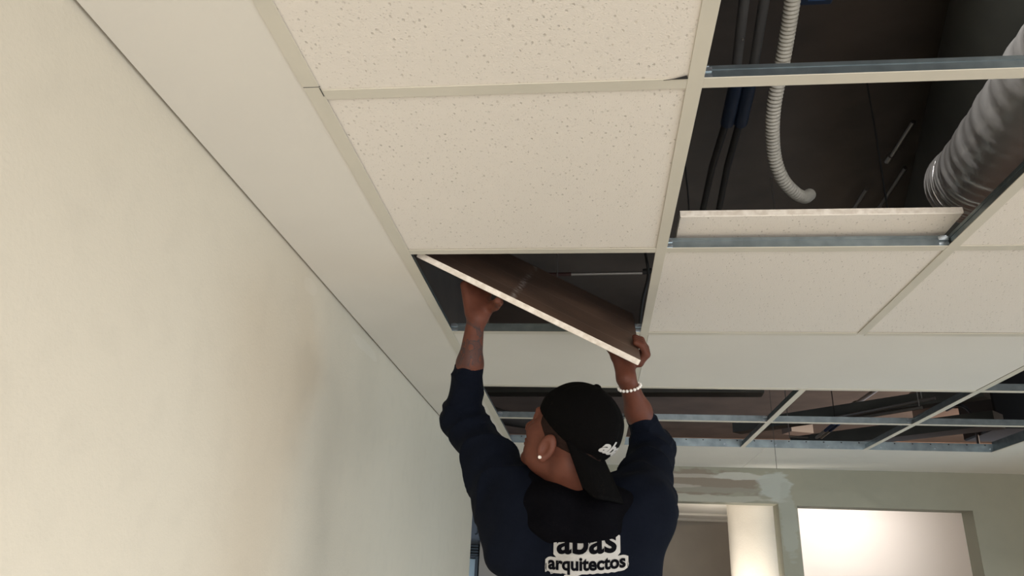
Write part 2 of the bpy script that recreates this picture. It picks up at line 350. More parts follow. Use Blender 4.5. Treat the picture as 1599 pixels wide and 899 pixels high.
def angle(x0, x1, y0, y1, wx=None, wy=None, h=.028):
    a = cpart(MB().box(x0, x1, y0, y1, -.0014, -.0001), 'wall_angle', M['flange'])
    if wx is not None: cpart(MB().box(wx-.001, wx+.001, y0, y1, -.0001, h), 'angle_web', M['galv'], a, label='grey galvanised upstand')
    if wy is not None: cpart(MB().box(x0, x1, wy-.001, wy+.001, -.0001, h), 'angle_web', M['galv'], a, label='grey galvanised upstand')
    return a
angle(XS['A']-.016, XS['A']+.011, YR, -.622, wx=XS['A']-.0005+.001)
angle(XS['A']-.015, XS['A']+.012, -.6195, YS[4], wx=XS['A']+.001)
angle(XS['E']-.012, XS['E']+.002, YR, YS[4], wx=XS['E']-.001, h=.05)
# rear perimeter track with rivets
tr = cpart(MB().box(XS['A'], XS['E'], YS[4]-.004, YS[4]-.001, -.001, .038).box(XS['A'], XS['E'], YS[4]-.004, YS[4]+.03, .038, .040), 'perimeter_track', M['track'], label='galvanised track along the back opening')
for i in range(28):
    x = XS['A'] + .06 + i*.087
    cpart(MB().box(x-.003, x+.003, YS[4]-.0065, YS[4]-.004, .030, .035), 'rivet', M['black'], tr)
    if i % 3 == 0: cpart(MB().tube([(x+.02, YS[4]-.0075, .014), (x+.02, YS[4]-.004, .014)], .004, 8), 'rivet', M['steel'], tr)
cols = ['A', 'B', 'C', 'D', 'E']
open_cells = {('B', -3), ('C', -3), ('C', -2), ('B', -2), ('B', -1), ('A', 0), ('D', 1)} | {(c, r) for c in 'ABCD' for r in (2, 3)}
gyp_cells = {(c, 1) for c in 'ABC'}
for r in sorted(YS):
    for i, c in enumerate(cols[:-1]):
        if r == 4 or r == -6: continue
        x0, x1 = XS[c], XS[cols[i+1]]
        if c == 'A' and r == 1: tee_x(YS[r], x0, x1, True)
        else: tee_x(YS[r], x0, x1, (c, r) in open_cells or (c, r-1) in open_cells)
def tile_mesh(name, sx, sy, t=.015, b=.002):
    """lay-in board about its centre: printed face, soft cut edges, backing"""
    me = bpy.data.meshes.new(name); hx, hy = sx/2, sy/2
    vs = []; 
    for z, o in ((0, b), (b, 0), (t, 0)): vs += [(-hx+o, -hy+o, z), (hx-o, -hy+o, z), (hx-o, hy-o, z), (-hx+o, hy-o, z)]
    fs = [(0, 3, 2, 1), (8, 9, 10, 11)]; mi = [0, 2]
    for L in (0, 4):
        for k in range(4): fs.append((L+k, L+(k+1) % 4, L+4+(k+1) % 4, L+4+k)); mi.append(0 if L == 0 else 1)
    me.from_pydata(vs, [], fs); me.polygons.foreach_set('material_index', mi)
    for mm in (M['tile'], M['tile_edge'], M['tile_back']): me.materials.append(mm)
    return me
meshes = {}
for r in range(-6, 4):
    for i, c in enumerate(cols[:-1]):
        if (c, r) in open_cells or (c, r) in gyp_cells: continue
        x0, x1, y0, y1 = XS[c], XS[cols[i+1]], YS[r], YS[r+1]
        key = (round(x1-x0, 3), round(y1-y0, 3))
        if key not in meshes: meshes[key] = tile_mesh('ceiling_tile', key[0]-.010, key[1]-.010)
        jx, jy = rng.uniform(-.0015, .0015, 2)
        dz = .0012 + rng.uniform(0, .0012)
        link_mesh('ceiling_tile', meshes[key], [M['tile'], M['tile_edge'], M['tile_back']], ceil, Vector(((x0+x1)/2+jx, (y0+y1)/2+jy, ZC+dz)))
# chipped tile corner by the first runner and the open flange joint on the left
MB().add([(-.012, -.6125, -.0018), (-.034, -.6120, -.0016), (-.048, -.6105, -.0016), (-.030, -.6140, -.0016), (-.014, -.6200, -.0018),
          (-.012, -.6125, -.0008), (-.034, -.6120, -.0008), (-.048, -.6105, -.0008), (-.030, -.6140, -.0008), (-.014, -.6200, -.0008)],
         [(0, 1, 2, 3, 4), (9, 8, 7, 6, 5), (0, 5, 6, 1), (1, 6, 7, 2), (2, 7, 8, 3), (3, 8, 9, 4), (4, 9, 5, 0)]).build('broken_tile_edge', M['black'], ceil, label='dark chipped corner of a tile')
MB().box(-.6105, -.583, -.6222, -.6194, -.0007, -.0001).box(-.5845, -.583, -.6194, -.598, -.0021, -.0014).build('joint', M['black'], ceil, label='dark open joint in the wall angle')
# ------------------------------------------------------------------ loose tiles
P1 = np.array([-.581, .067, .025]); P2 = np.array([-.041, .193, -.210]); P3 = np.array([-.03, .71, .10])
te = (P2-P1)/np.linalg.norm(P2-P1); td = P3-P2; td -= te*(td@te); td /= np.linalg.norm(td); tn = np.cross(te, td)
def TP(a, b, c): return P1 + a*te + b*td + c*tn
def board(name, label, org, ax, ay, az, sx, sy, **tags):
    """loose board with its own face, edge and backing, origin at corner"""
    me = bpy.data.meshes.new(name); t = .015; b = .0015; vs = []
    N = 24
    for z, o in ((0, b), (b, 0), (t, 0)): vs += [(o, o, z), (sx-o, o, z), (sx-o, sy-o, z), (o, sy-o, z)]
    fs = [(0, 3, 2, 1), (8, 9, 10, 11)]; mi = [0, 2]
    for L in (0, 4):
        for k in range(4): fs.append((L+k, L+(k+1) % 4, L+4+(k+1) % 4, L+4+k)); mi.append(0 if L == 0 else 1)
    me.from_pydata(vs, [], fs); me.polygons.foreach_set('material_index', mi)
    for mm in (M['tile'], M['tile_edge'], M['tile_back']): me.materials.append(mm)
    o = bpy.data.objects.new(name, me); COL.objects.link(o)
    R = Matrix([list(map(float, r)) for r in np.stack([ax, ay, az], 1)]).to_4x4()
    c = Vector(org) + Vector((0, 0, ZC)); o.matrix_world = Matrix.Translation(c) @ R
    return tag(o, label, 'ceiling tile', **tags)
board('ceiling_tile_board', 'tilted acoustic ceiling tile with brown back held up by the worker', TP(0, 0, -.0075), te, td, tn, .60, .60)
a_ = math.radians(-3)
board('ceiling_tile_board', 'loose white acoustic tile lying above the grid in the upper right opening', (.036, -.080, .043), np.array([1, 0, 0]), np.array([0, math.cos(a_), math.sin(a_)]), np.array([0, -math.sin(a_), math.cos(a_)]), .585, .30)

# ------------------------------------------------------------------ things in the ceiling void
def hose(name, pts, r, amp, pitch, mt, **tags):
    path = smooth_path(pts, 40); L = [0]
    for i in range(1, len(path)): L.append(L[-1] + np.linalg.norm(path[i]-path[i-1]))
    n = int(L[-1]/pitch*4); q = np.linspace(0, L[-1], n); A = np.array(path)
    pp = np.stack([np.interp(q, L, A[:, k]) for k in range(3)], 1)
    rr = [r + (amp if i % 4 in (1, 2) else -amp) for i in range(n)]
    return MB().tube(pp, rr, 16, caps=False).build(name, mt, **tags)
def pz(u, v, z): return atz(u, v, z)
h = hose('corrugated_hose', [pz(1252, -150, .66), pz(1240, -20, .60), pz(1224, 85, .55), pz(1208, 170, .49), pz(1208, 235, .44), pz(1220, 276, .40), pz(1240, 300, .385), pz(1256, 308, .40), pz(1264, 304, .44)],
         .0172, .0021, .0110, M['hose'], label='pale corrugated conduit hose hanging in a curve in the upper right opening', cat='hose')
# foil jacketed duct
c0, c1 = pz(1545, 255, .32), pz(1700, 50, .32)
dirv = (c1-c0)/np.linalg.norm(c1-c0)
pts = [c0 - dirv*.20 + np.array([0, 0, .03]), c0 - dirv*.1 + np.array([0, 0, .01]), c0, c0 + dirv*.5, c0 + dirv*1.1, c0 + dirv*2.2]
path = smooth_path(pts, 44); n = len(path); rr = []
for i in range(n):
    t = i/n; rr.append(.108 + (.0012 if i > 40 else .0024)*math.sin(i*1.4) + (.0015*math.sin(i*.53)) - (.05*max(0, (30-i)/30)**1.5))
MB().tube(path, rr, 40).build('foil_duct', M['foil'], label='shiny silver foil duct crossing the upper right opening', cat='duct')
# large dark wrapped duct behind it
c0, c1 = pz(1510, 330, .72), pz(1660, -60, .72)
d2 = (c1-c0)/np.linalg.norm(c1-c0)
MB().tube([c0 - d2*1.2 , c0, c1, c1 + d2*1.5], .22, 40).build('insulated_duct', M['duct'], label='large dark wrapped duct behind the silver foil duct', cat='duct')
# pipes at the left of the opening: two parallel runs with a blue sleeve and black tails
root = empty('insulated_pipe', tuple(pz(1150, 160, .6)), 'pair of dark insulated pipes with a blue sleeve left of the hose', 'pipe')
for dx in (-13, 13):
    MB().tube([pz(1186+dx*1.3, -60, .62), pz(1160+dx, 130, .62)], .013, 12).build('pipe', M['pipe'], root, label='dark grey upper run')
    MB().tube([pz(1161+dx*.8, 125, .61), pz(1146+dx*.8, 192, .61)], .020, 12).build('sleeve', M['blue'], root, label='dark blue sleeve')
    MB().tube([pz(1146+dx*.8, 185, .61), pz(1124+dx*.9, 260, .61), pz(1101+dx, 370, .61)], .0115, 10).build('pipe', M['black'], root, label='thin black lower tail')
root = empty('blue_box', tuple(pz(1282, -16, .62)), 'blue junction box at the top edge of the upper right opening', 'box')
p = pz(1282, -16, .62); MB().box(p[0]-.05, p[0]+.03, p[1]-.05, p[1]+.03, p[2]-.02, p[2]+.05).build('casing', M['blue'], root, .004)
MB().box(p[0]-.03, p[0]+.01, p[1]-.03, p[1]+.01, p[2]-.024, p[2]-.02).build('cover', M['blue2'], root)
# two steel conduits
def drop(mb, p, r=.003): return mb.tube([tuple(p), (p[0], p[1], TOP)], r, 6)
MB().tube([pz(1426, 190, .93), pz(1388, 250, .93)], .008, 8).tube([pz(1391, 243, .93), pz(1385, 252, .93)], .012, 8).build('steel_conduit', M['conduit'], label='short steel conduit with coupling left of the dark duct', cat='conduit')
MB().tube([pz(1414, 262, .93), pz(1362, 340, .93)], .008, 8).build('steel_conduit', M['conduit'], label='long steel conduit in the middle of the upper right opening', cat='conduit')
MB().tube([pz(1353, 295, .93), pz(1328, 335, .93)], .009, 8).build('steel_conduit', M['conduit'], label='lowest steel conduit just above the loose white tile', cat='conduit')
# pipe run above the hand held tile
root = empty('sprinkler_pipe', tuple(pz(940, 428, .8)), 'thin horizontal pipe above the tilted tile, one end dark red', 'pipe')
MB().tube([pz(892, 428, .8), pz(1003, 426, .8)], .0085, 10).build('pipe', M['conduit'], root); MB().tube([pz(700, 430, .8), pz(892, 428, .8)], .0095, 10).build('pipe', M['red'], root, label='dark red section')
MB().tube([pz(1004, 424, .8), pz(1018, 423, .8)], .015, 10).build('coupling', M['black'], root)
MB().tube(smooth_path([pz(1004, 372, TOP), pz(1008, 396, .62), pz(1012, 430, .5), pz(1003, 470, .4), pz(998, 520, .3)]), .006, 8).build('black_cable', M['black'], label='black cable dropping beside the runner right of the tilted tile', cat='cable')
MB().tube([pz(1152, -40, .9), pz(1156, 20, .75), pz(1160, 62, .6)], .0025, 6).build('thin_wire', M['conduit'], label='thin grey wire left of the insulated pipes', cat='wire')
MB().tube([pz(1352, 120, .9), pz(1366, 200, .8), pz(1388, 340, .55)], .003, 6).build('thin_wire', M['black'], label='thin black wire crossing the middle of the upper right opening', cat='wire')
MB().tube([pz(1068, 240, .8), pz(1074, 300, .7), pz(1077, 350, .6)], .003, 6).build('thin_wire', M['black'], label='thin black wire at the left edge of the upper right opening', cat='wire')
# black cross beam in the back void and services
def bar(a, b, ry, rz, name, mt, **tags):
    a, b = Vector(a), Vector(b); d = (b-a).normalized(); s = d.cross(Vector((0, 0, 1))).normalized()*ry; u = Vector((0, 0, rz))
    vs = [p + i*s + j*u for p in (a, b) for i in (-1, 1) for j in (-1, 1)]
    return MB().add(vs, [(0,1,3,2), (4,6,7,5), (0,4,5,1), (2,3,7,6), (0,2,6,4), (1,5,7,3)]).build(name, mt, **tags)
bar(pz(1150, 668, .45), pz(1540, 610, .45), .05, .04, 'cable_tray', M['duct'], label='dark tray running diagonally across the rear open grid', cat='cable tray')
bar(pz(1244, 694, .34), pz(1560, 655, .34), .08, .045, 'cable_tray', M['duct'], label='lower dark tray just above the rear track', cat='cable tray')
drop(MB().tube([pz(1285, 656, .38), pz(1460, 621, .38)], .011, 8), pz(1440, 625, .38)).build('steel_conduit', M['conduit'], label='upper pale conduit under the diagonal tray', cat='conduit')
drop(MB().tube([pz(1330, 654, .33), pz(1440, 636, .33)], .010, 8), pz(1436, 637, .33)).build('steel_conduit', M['conduit'], label='lower pale conduit under the diagonal tray', cat='conduit')
drop(MB().tube([pz(1334, 632, .7), pz(1372, 606, .7)], .016, 8), pz(1370, 607, .7)).tube([pz(1331, 634, .7), pz(1337, 630, .7)], .026, 8).build('steel_conduit', M['conduit'], label='steel conduit with round end above the diagonal tray', cat='conduit')
root = empty('taped_pipe', tuple(pz(1290, 675, .3)), 'pair of pale pipes with blue tape low in the rear grid', 'pipe')
for dx in (0, 7):
    MB().tube([pz(1275+dx, 683, .3), pz(1289+dx, 672, .3)], .010, 8).build('pipe', M['hose'], root, label='pale lower end')
    MB().tube([pz(1289+dx, 672, .3), pz(1303+dx, 661, .3)], .011, 8).build('tape', M['blue2'], root, label='blue taped end')
drop(MB(), pz(1305, 664, .31)).build('hanger_rod', M['black'], root)
bar(pz(1228, 668, .93), pz(1262, 671, .93), .09, .05, 'bracket', M['conduit'], label='pale metal bracket right of the second rear runner', cat='bracket')
drop(MB().tube([pz(1232, 682, .275), pz(1262, 683, .275)], .007, 8), pz(1233, 682, .275)).build('steel_conduit', M['conduit'], label='short pale conduit beside the taped pipes', cat='conduit')
MB().tube(smooth_path([pz(1478, 640, .5), pz(1496, 632, .5), pz(1512, 640, .48), pz(1522, 660, .42), pz(1529, 700, .3)]), .010, 8).build('black_cable', M['black'], label='black cable looping down at the far right of the rear grid', cat='cable')
p = pz(1612, 672, .32); MB().box(p[0]-.14, p[0]+.5, p[1]+.12, p[1]+.6, .36, TOP).build('air_handler', M['black'], bevel=.01, label='black equipment box above the far right rear grid', cat='air handler')
bar(pz(1440, 625, .75), pz(1548, 625, .75), .25, .12, 'ceiling_beam', M['masonry'], label='brown lit beam above the far right rear grid', cat='beam')
bar(pz(760, 604, .5), pz(1190, 604, .5), .06, .05, 'ceiling_beam', M['duct'], label='dark steel beam over the rear grid behind the worker', cat='beam')
# low pale duct at the left rear
MB().tube(smooth_path([pz(740, 630, .3), pz(775, 648, .24), pz(815, 656, .22), pz(870, 660, .22), pz(960, 662, .24)]), .045, 20).build('flexible_duct', M['pipe'], label='grey flexible duct low in the left rear grid', cat='duct')
# hangers
def hanger(x, y, top, label):
    r = empty('hanger', (x, y, .04), label, 'hanger')
    MB().box(x-.012, x+.012, y-.002, y+.002, .035, .16).build('strap', M['galv'], r); MB().tube([(x, y, .15), (x, y, top)], .0025, 6).build('rod', M['conduit'], r)
hanger(-.30, 1.29, TOP, 'pale hanger above the open grid left of the black cap')
hanger(XS['C']+.0, 1.36, TOP, 'steel hanger on the third runner behind the gypsum strip')
hanger(XS['B'], -.33, TOP, 'steel hanger on the runner left of the insulated pipes')
# plumb string hanging through the rear grid
p = aty(1213, 732, 2.2)
MB().tube([(p[0], 2.2, TOP), (p[0], 2.2, -.143)], .0011, 6).build('plumb_string', M['string'], label='thin dark string hanging from the rear grid past the white margin', cat='string')

# ------------------------------------------------------------------ beyond the back wall
cx, cy = .925, 3.62
rt = empty('round_column', (cx, cy, FLOOR), 'round plastered column lit from the left behind the passage opening', 'column')
MB().tube([(cx, cy, FLOOR), (cx, cy, -.13)], .20, 64).build('shaft', M['column'], rt)
m = MB(); m.box(-1.31, -.52, 6.44, 6.6, FLOOR, .10); m.build('trim_2', M['dim'], kind=S, label='grey pilaster beside the corridor door')
m = MB(); m.box(-2.9, -1.31, 6.50, 6.6, -.01, .10); m.build('trim_3', M['louver'], kind=S, label='dark band at the top of the corridor wall')
rt = empty('corridor_door', (-1.5, 6.5, FLOOR), 'pale door with a dark grille above, seen beyond the left wall', 'door')
MB().box(-1.95, -1.365, 6.54, 6.6, FLOOR, -.47).build('leaf', M['door'], rt)
MB().box(-1.365, -1.335, 6.52, 6.6, FLOOR, -.44).build('frame', M['louver'], rt)
for k in range(4): MB().box(-1.95, -1.335, 6.50, 6.57, -.435+k*.028, -.418+k*.028).build('louver', M['louver'], rt)
MB().box(-1.95, -1.335, 6.57, 6.6, -.44, -.325).build('grille_back', M['black'], rt)
rt = empty('wall_hook', (-1.345, 6.5, -.20), 'small dark hook fixed to the blue grey wall', 'hook')
MB().tube([(-1.345, 6.6, -.17), (-1.345, 6.52, -.17)], .018, 8).build('plate', M['louver'], rt); MB().tube([(-1.345, 6.53, -.17), (-1.36, 6.52, -.22), (-1.38, 6.52, -.225)], .008, 8).build('arm', M['louver'], rt)
rt = empty('ceiling_spotlight', (1.5, 3.75, .05), 'small ceiling spotlight washing the white room wall', 'lamp')
MB().tube([(1.5, 3.70, .05), (1.5, 3.70, .02)], .05, 20).build('housing', M['winframe'], rt)

# ------------------------------------------------------------------ signed distance modelling for the figure
class SDF:
    def __init__(s, lo, hi, h):
        s.h = h; s.lo = np.array(lo, np.float32); n = np.ceil((np.array(hi)-np.array(lo))/h).astype(int)+1
        s.ax = [s.lo[i] + h*np.arange(n[i], dtype=np.float32) for i in range(3)]; s.d = np.full(n, .06, np.float32)
    def block(s, lo, hi):
        sl = []
        for i in range(3):
            a = int(np.searchsorted(s.ax[i], lo[i])); b = int(np.searchsorted(s.ax[i], hi[i])); sl.append(slice(max(a-1, 0), b+1))
        sl = tuple(sl); X = s.ax[0][sl[0]][:, None, None]; Y = s.ax[1][sl[1]][None, :, None]; Z = s.ax[2][sl[2]][None, None, :]
        return sl, X, Y, Z
    def comb(s, sl, d, k, op):
        a = s.d[sl]
        if op == 'sub': d = -d; sgn = -1
        else: sgn = 1
        if op == 'sub':
            if k > 0: hh = np.clip(.5-.5*(d-a)/k*-1-0, 0, 1); hh = np.clip(.5+.5*(d-a)/k, 0, 1); r = a*(1-hh)+d*hh + k*hh*(1-hh)
            else: r = np.maximum(a, d)
        else:
            if k > 0: hh = np.clip(.5+.5*(a-d)/k, 0, 1); r = a*(1-hh)+d*hh - k*hh*(1-hh)
            else: r = np.minimum(a, d)
        s.d[sl] = r
    def cap(s, a, b, ra, rb, k=.01, op='add', flat=None):
        a = np.array(a, float); b = np.array(b, float); R = max(ra, rb)+.06
        sl, X, Y, Z = s.block(np.minimum(a, b)-R, np.maximum(a, b)+R)
        ab = b-a; L = max(ab@ab, 1e-9)
        t = np.clip(((X-a[0])*ab[0]+(Y-a[1])*ab[1]+(Z-a[2])*ab[2])/L, 0, 1)
        d = np.sqrt((X-a[0]-t*ab[0])**2+(Y-a[1]-t*ab[1])**2+(Z-a[2]-t*ab[2])**2) - (ra+(rb-ra)*t)
        s.comb(sl, d, k, op); return s
    def ell(s, c, r, ax=None, k=.01, op='add'):
        c = np.array(c, float); ax = np.eye(3) if ax is None else np.array(ax); R = max(r)+.06
        sl, X, Y, Z = s.block(c-R, c+R); k0 = 0; k1 = 0
        for i in range(3):
            q = (X-c[0])*ax[i][0]+(Y-c[1])*ax[i][1]+(Z-c[2])*ax[i][2]; k0 = k0+(q/r[i])**2; k1 = k1+(q/r[i]**2)**2
        k0 = np.sqrt(k0); k1 = np.sqrt(k1)+1e-9; d = k0*(k0-1)/k1
        s.comb(sl, d, k, op); return s
    def plane(s, p, n):                      # keeps the side the normal points away from
        n = np.array(n, float); n /= np.linalg.norm(n)
        s.d = np.maximum(s.d, ((s.ax[0][:, None, None]-p[0])*n[0]+(s.ax[1][None, :, None]-p[1])*n[1]+(s.ax[2][None, None, :]-p[2])*n[2]).astype(np.float32)); return s
    def disp(s, fn, lo=None, hi=None):
        sl, X, Y, Z = s.block(s.lo if lo is None else lo, [a[-1] for a in s.ax] if hi is None else hi)
        s.d[sl] = s.d[sl] + fn(X, Y, Z).astype(np.float32); return s
    def nets(s):
        d = s.d; d[0], d[-1] = np.abs(d[0])+1e-4, np.abs(d[-1])+1e-4; d[:, 0], d[:, -1] = np.abs(d[:, 0])+1e-4, np.abs(d[:, -1])+1e-4
        d[:, :, 0], d[:, :, -1] = np.abs(d[:, :, 0])+1e-4, np.abs(d[:, :, -1])+1e-4
        neg = d < 0; nx, ny, nz = d.shape
        cnt = np.zeros((nx-1, ny-1, nz-1), np.int8)
        for i in (0, 1):
            for j in (0, 1):
                for k in (0, 1): cnt += neg[i:nx-1+i, j:ny-1+j, k:nz-1+k]
        act = (cnt > 0) & (cnt < 8); I, J, K = np.nonzero(act)
        idx = np.full(act.shape, -1, np.int32); idx[I, J, K] = np.arange(len(I))
        corner = {(i, j, k): d[I+i, J+j, K+k] for i in (0, 1) for j in (0, 1) for k in (0, 1)}
        acc = np.zeros((len(I), 3)); num = np.zeros(len(I))
        for c in corner:
            for a in range(3):
                if c[a]: continue
                c2 = list(c); c2[a] = 1; c2 = tuple(c2); va, vb = corner[c], corner[c2]
                mk = (va < 0) != (vb < 0); t = np.where(mk, va/np.where(mk, va-vb, 1), 0)
                pos = np.repeat(np.array([c], float), len(I), 0); pos[:, a] = t
                acc += pos*mk[:, None]; num += mk
        P = (np.stack([I, J, K], 1) + acc/num[:, None])*s.h + s.lo
        F = []
        for a in range(3):
            b, c = (a+1) % 3, (a+2) % 3
            sl0 = [slice(None)]*3; sl1 = [slice(None)]*3; sl0[a] = slice(0, -1); sl1[a] = slice(1, None)
            for q in (b, c): sl0[q] = slice(1, -1); sl1[q] = slice(1, -1)
            n0, n1 = neg[tuple(sl0)], neg[tuple(sl1)]; E = np.argwhere(n0 != n1)
            sg = n0[tuple(E.T)]; E = E.copy(); E[:, b] += 1; E[:, c] += 1
            def g(db, dc): q = E.copy(); q[:, b] -= db; q[:, c] -= dc; return idx[q[:, 0], q[:, 1], q[:, 2]]
            Q = np.stack([g(1, 1), g(0, 1), g(0, 0), g(1, 0)], 1); Q[~sg] = Q[~sg][:, ::-1]; F.append(Q)
        return P, np.concatenate(F)
    def build(s, name, mt, parent, **tags):
        P, F = s.nets(); o0 = WL[parent.name] if parent else Vector((0, 0, ZC))
        me = bpy.data.meshes.new(name); me.vertices.add(len(P)); V = P + np.array([0, 0, ZC]) - np.array(o0)
        me.vertices.foreach_set('co', V.ravel()); me.loops.add(F.size); me.polygons.add(len(F))
        me.loops.foreach_set('vertex_index', F.ravel().astype(np.int32)); me.polygons.foreach_set('loop_start', np.arange(0, F.size, 4, dtype=np.int32))
        me.polygons.foreach_set('loop_total', np.full(len(F), 4, np.int32)); me.polygons.foreach_set('use_smooth', np.ones(len(F), bool))
        me.update(calc_edges=True); me.validate()
        o = link_mesh(name, me, mt, parent, o0); s.P, s.F = P, F
        return tag(o, **tags)

# ------------------------------------------------------------------ the worker
HC = np.array([-.206, .130, -.392])                        # centre of the skull
FWD = np.array([-.76, .42, .49]); FWD /= np.linalg.norm(FWD)
UP = np.array([0, 0, 1.]) - FWD*FWD[2]; UP /= np.linalg.norm(UP)
ROLL = math.radians(0); LAT = np.cross(UP, FWD)            # towards his left ear
AX = [FWD, LAT, UP]
def HP(f, l, u): return HC + FWD*f + LAT*l + UP*u
FEET = -1.97
person = empty('person', (-.18, .24, FEET), 'worker in a navy hoodie and backwards black cap reaching up to hold a tile', 'person')
Lw, Le, Ls = TP(.193, .046, -.092), np.array([-.490, .33, -.325]), np.array([-.330, .23, -.540])
Rw, Re, Rs = TP(.603, .070, -.068), np.array([-.002, .43, -.372]), np.array([-.050, .23, -.540])
HIPC = np.array([-.18, .25, -1.10])
B = SDF((-.62, -.02, FEET-.01), (.12, .56, .08), .0033)
# torso, neck, legs (mostly under the clothes)
B.ell((-.185, .25, -.66), (.15, .095, .17), k=.03); B.ell((-.182, .25, -.88), (.135, .085, .19), k=.04); B.ell(HIPC, (.15, .10, .12), k=.05)
B.cap(Ls, Rs, .05, .05, .04); B.cap(HP(-.035, 0, -.06), (-.195, .215, -.53), .054, .062, .02); B.cap((-.195, .215, -.53), (-.19, .24, -.6), .062, .08, .03)
for sx in (-1, 1):
    hip = np.array([-.18+sx*.085, .25, -1.14]); kn = np.array([-.18+sx*.095, .235, -1.55]); an = np.array([-.18+sx*.10, .26, FEET+.09])
    B.cap(hip, kn, .078, .052, .03); B.cap(kn, an, .053, .034, .02); B.cap(an, an+np.array([0, .12, -.055]), .034, .026, .02)
# arms
B.cap(Ls, Le, .048, .040, .02); B.cap(Le, Le*.45+Lw*.55, .036, .032, .02); B.cap(Le*.45+Lw*.55, Lw, .0315, .0215, .02)
B.cap(Rs, Re, .048, .040, .02); B.cap(Re, Re*.45+Rw*.55, .036, .032, .02); B.cap(Re*.45+Rw*.55, Rw, .0315, .0215, .02)
# left hand: palm under the tile, fingers flat along its face, thumb at the near edge
def finger(pts, r0, r1, k=.005):
    n = len(pts)-1
    for i in range(n): B.cap(pts[i], pts[i+1], r0+(r1-r0)*i/n, r0+(r1-r0)*(i+1)/n, k)
for j, (a, b0, ln) in enumerate(((.128, .083, .80), (.148, .092, .95), (.169, .097, 1.0), (.190, .096, .92))):
    K = TP(a, b0, -.036)
    B.cap(Lw+(K-Lw)*.15+te*(j-1.5)*.006, K, .0165, .0115, .012)
    finger([K, TP(a-.002, b0+.034*ln, -.026), TP(a-.003, b0+.062*ln, -.0185), TP(a-.003, b0+.084*ln, -.0165)], .0100, .0075)
B.cap(Lw+te*.008, TP(.205, .070, -.058), .019, .018, .015)
finger([TP(.203, .062, -.064), TP(.222, .045, -.040), TP(.228, .022, -.023), TP(.226, .000, -.017)], .0150, .0085, .008)
# right hand: fingers wrapped round the end of the tile
for j, (b0, ln) in enumerate(((.108, .85), (.131, .97), (.155, 1.0), (.178, .92))):
    K = TP(.592, b0, -.036)
    B.cap(Rw+(K-Rw)*.12+td*(j-1.5)*.004, K, .0170, .0120, .012)
    finger([K, TP(.617, b0+.004, -.024), TP(.6235, b0+.006, .004), TP(.604, b0+.008, .0185), TP(.586, b0+.010, .0180)], .0112, .0078)
B.cap(Rw-te*.008, TP(.575, .095, -.046), .018, .017, .015)
finger([TP(.580, .088, -.050), TP(.556, .098, -.034), TP(.533, .112, -.021), TP(.515, .125, -.0175)], .0145, .0085, .008)
# head
B.ell(HP(-.012, 0, .022), (.094, .075, .083), AX, .01)
B.ell(HP(.028, 0, -.035), (.062, .058, .078), AX, .025)
B.ell(HP(.030, 0, -.080), (.050, .052, .036), AX, .02)
B.ell(HP(.074, 0, -.100), (.016, .019, .014), AX, .015)
for s_ in (-1, 1):
    B.cap(HP(.082, s_*.012, .010), HP(.074, s_*.040, .012), .010, .009, .012)
    B.ell(HP(.058, s_*.040, -.034), (.022, .018, .018), AX, .018)
    B.ell(HP(.088, s_*.031, -.006), (.012, .014, .010), AX, .008, 'sub')
    B.ell(HP(.073, s_*.031, -.007), (.0125, .0125, .0125), AX, .002)
    B.cap(HP(.082, s_*.024, .000), HP(.078, s_*.040, .000), .0045, .004, .005)
B.cap(HP(.086, 0, .000), HP(.106, 0, -.034), .0075, .0115, .010)
B.ell(HP(.100, .011, -.040), (.009, .007, .007), AX, .006); B.ell(HP(.100, -.011, -.040), (.009, .007, .007), AX, .006)
B.ell(HP(.088, 0, -.062), (.0085, .024, .0055), AX, .005); B.ell(HP(.086, 0, -.072), (.0085, .021, .0060), AX, .004)
for s_ in (-1, 1):
    ax = [FWD*.94 + LAT*s_*.34, LAT*s_*.94 - FWD*.34, UP]; ax = [a/np.linalg.norm(a) for a in ax]
    e0 = HP(-.012, s_*.078, -.046)
    B.ell(e0, (.019, .0085, .031), ax, .006); B.ell(e0 - UP*.024, (.010, .007, .010), ax, .006)
    B.ell(e0 + ax[1]*.009 + ax[0]*.002 - UP*.002, (.0095, .0075, .017), ax, .003, 'sub'); B.cap(e0+ax[0]*.013-UP*.006, e0+ax[0]*.011-UP*.014, .005, .004, .003)
body = B.build('body', M['skin'], person)
# hair under the cap edge
CP = HP(0, 0, -.004); CN = UP - FWD*.30; CN /= np.linalg.norm(CN)   # cap band plane, low at the nape
Hh = SDF(HC-.16, HC+.16, .0035)
Hh.ell(HP(-.012, 0, .018), (.0970, .0785, .088), AX, 0).plane(CP + CN*.02, CN).plane(HP(0, 0, -.035), -UP).plane(HP(.045, 0, 0), FWD)
Hh.build('hair', M['hair'], person, label='closely cropped dark hair below the cap')
# cap
Cc = SDF(HC-.17, HC+.19, .0035)
Cc.ell(HP(-.014, 0, .030), (.1035, .0850, .0905), AX, 0)
def seams(X, Y, Z):
    l = (X-HC[0])*LAT[0]+(Y-HC[1])*LAT[1]+(Z-HC[2])*LAT[2]; f_ = (X-HC[0])*FWD[0]+(Y-HC[1])*FWD[1]+(Z-HC[2])*FWD[2]+.014
    th = np.arctan2(l, f_); q = np.abs((th/(math.pi/3)+.5) % 1-.5)*np.sqrt(l*l+f_*f_); return .0012*np.exp(-(q/.004)**2) + .0012*np.sin(X*60+Z*45)*np.sin(Y*50-Z*38)
Cc.disp(seams); Cc.plane(CP, -CN); Cc.ell(HP(-.014, 0, .1205), (.009, .009, .005), AX, .002)
capo = Cc.build('cap', M['cap'], person, label='black cap worn backwards')
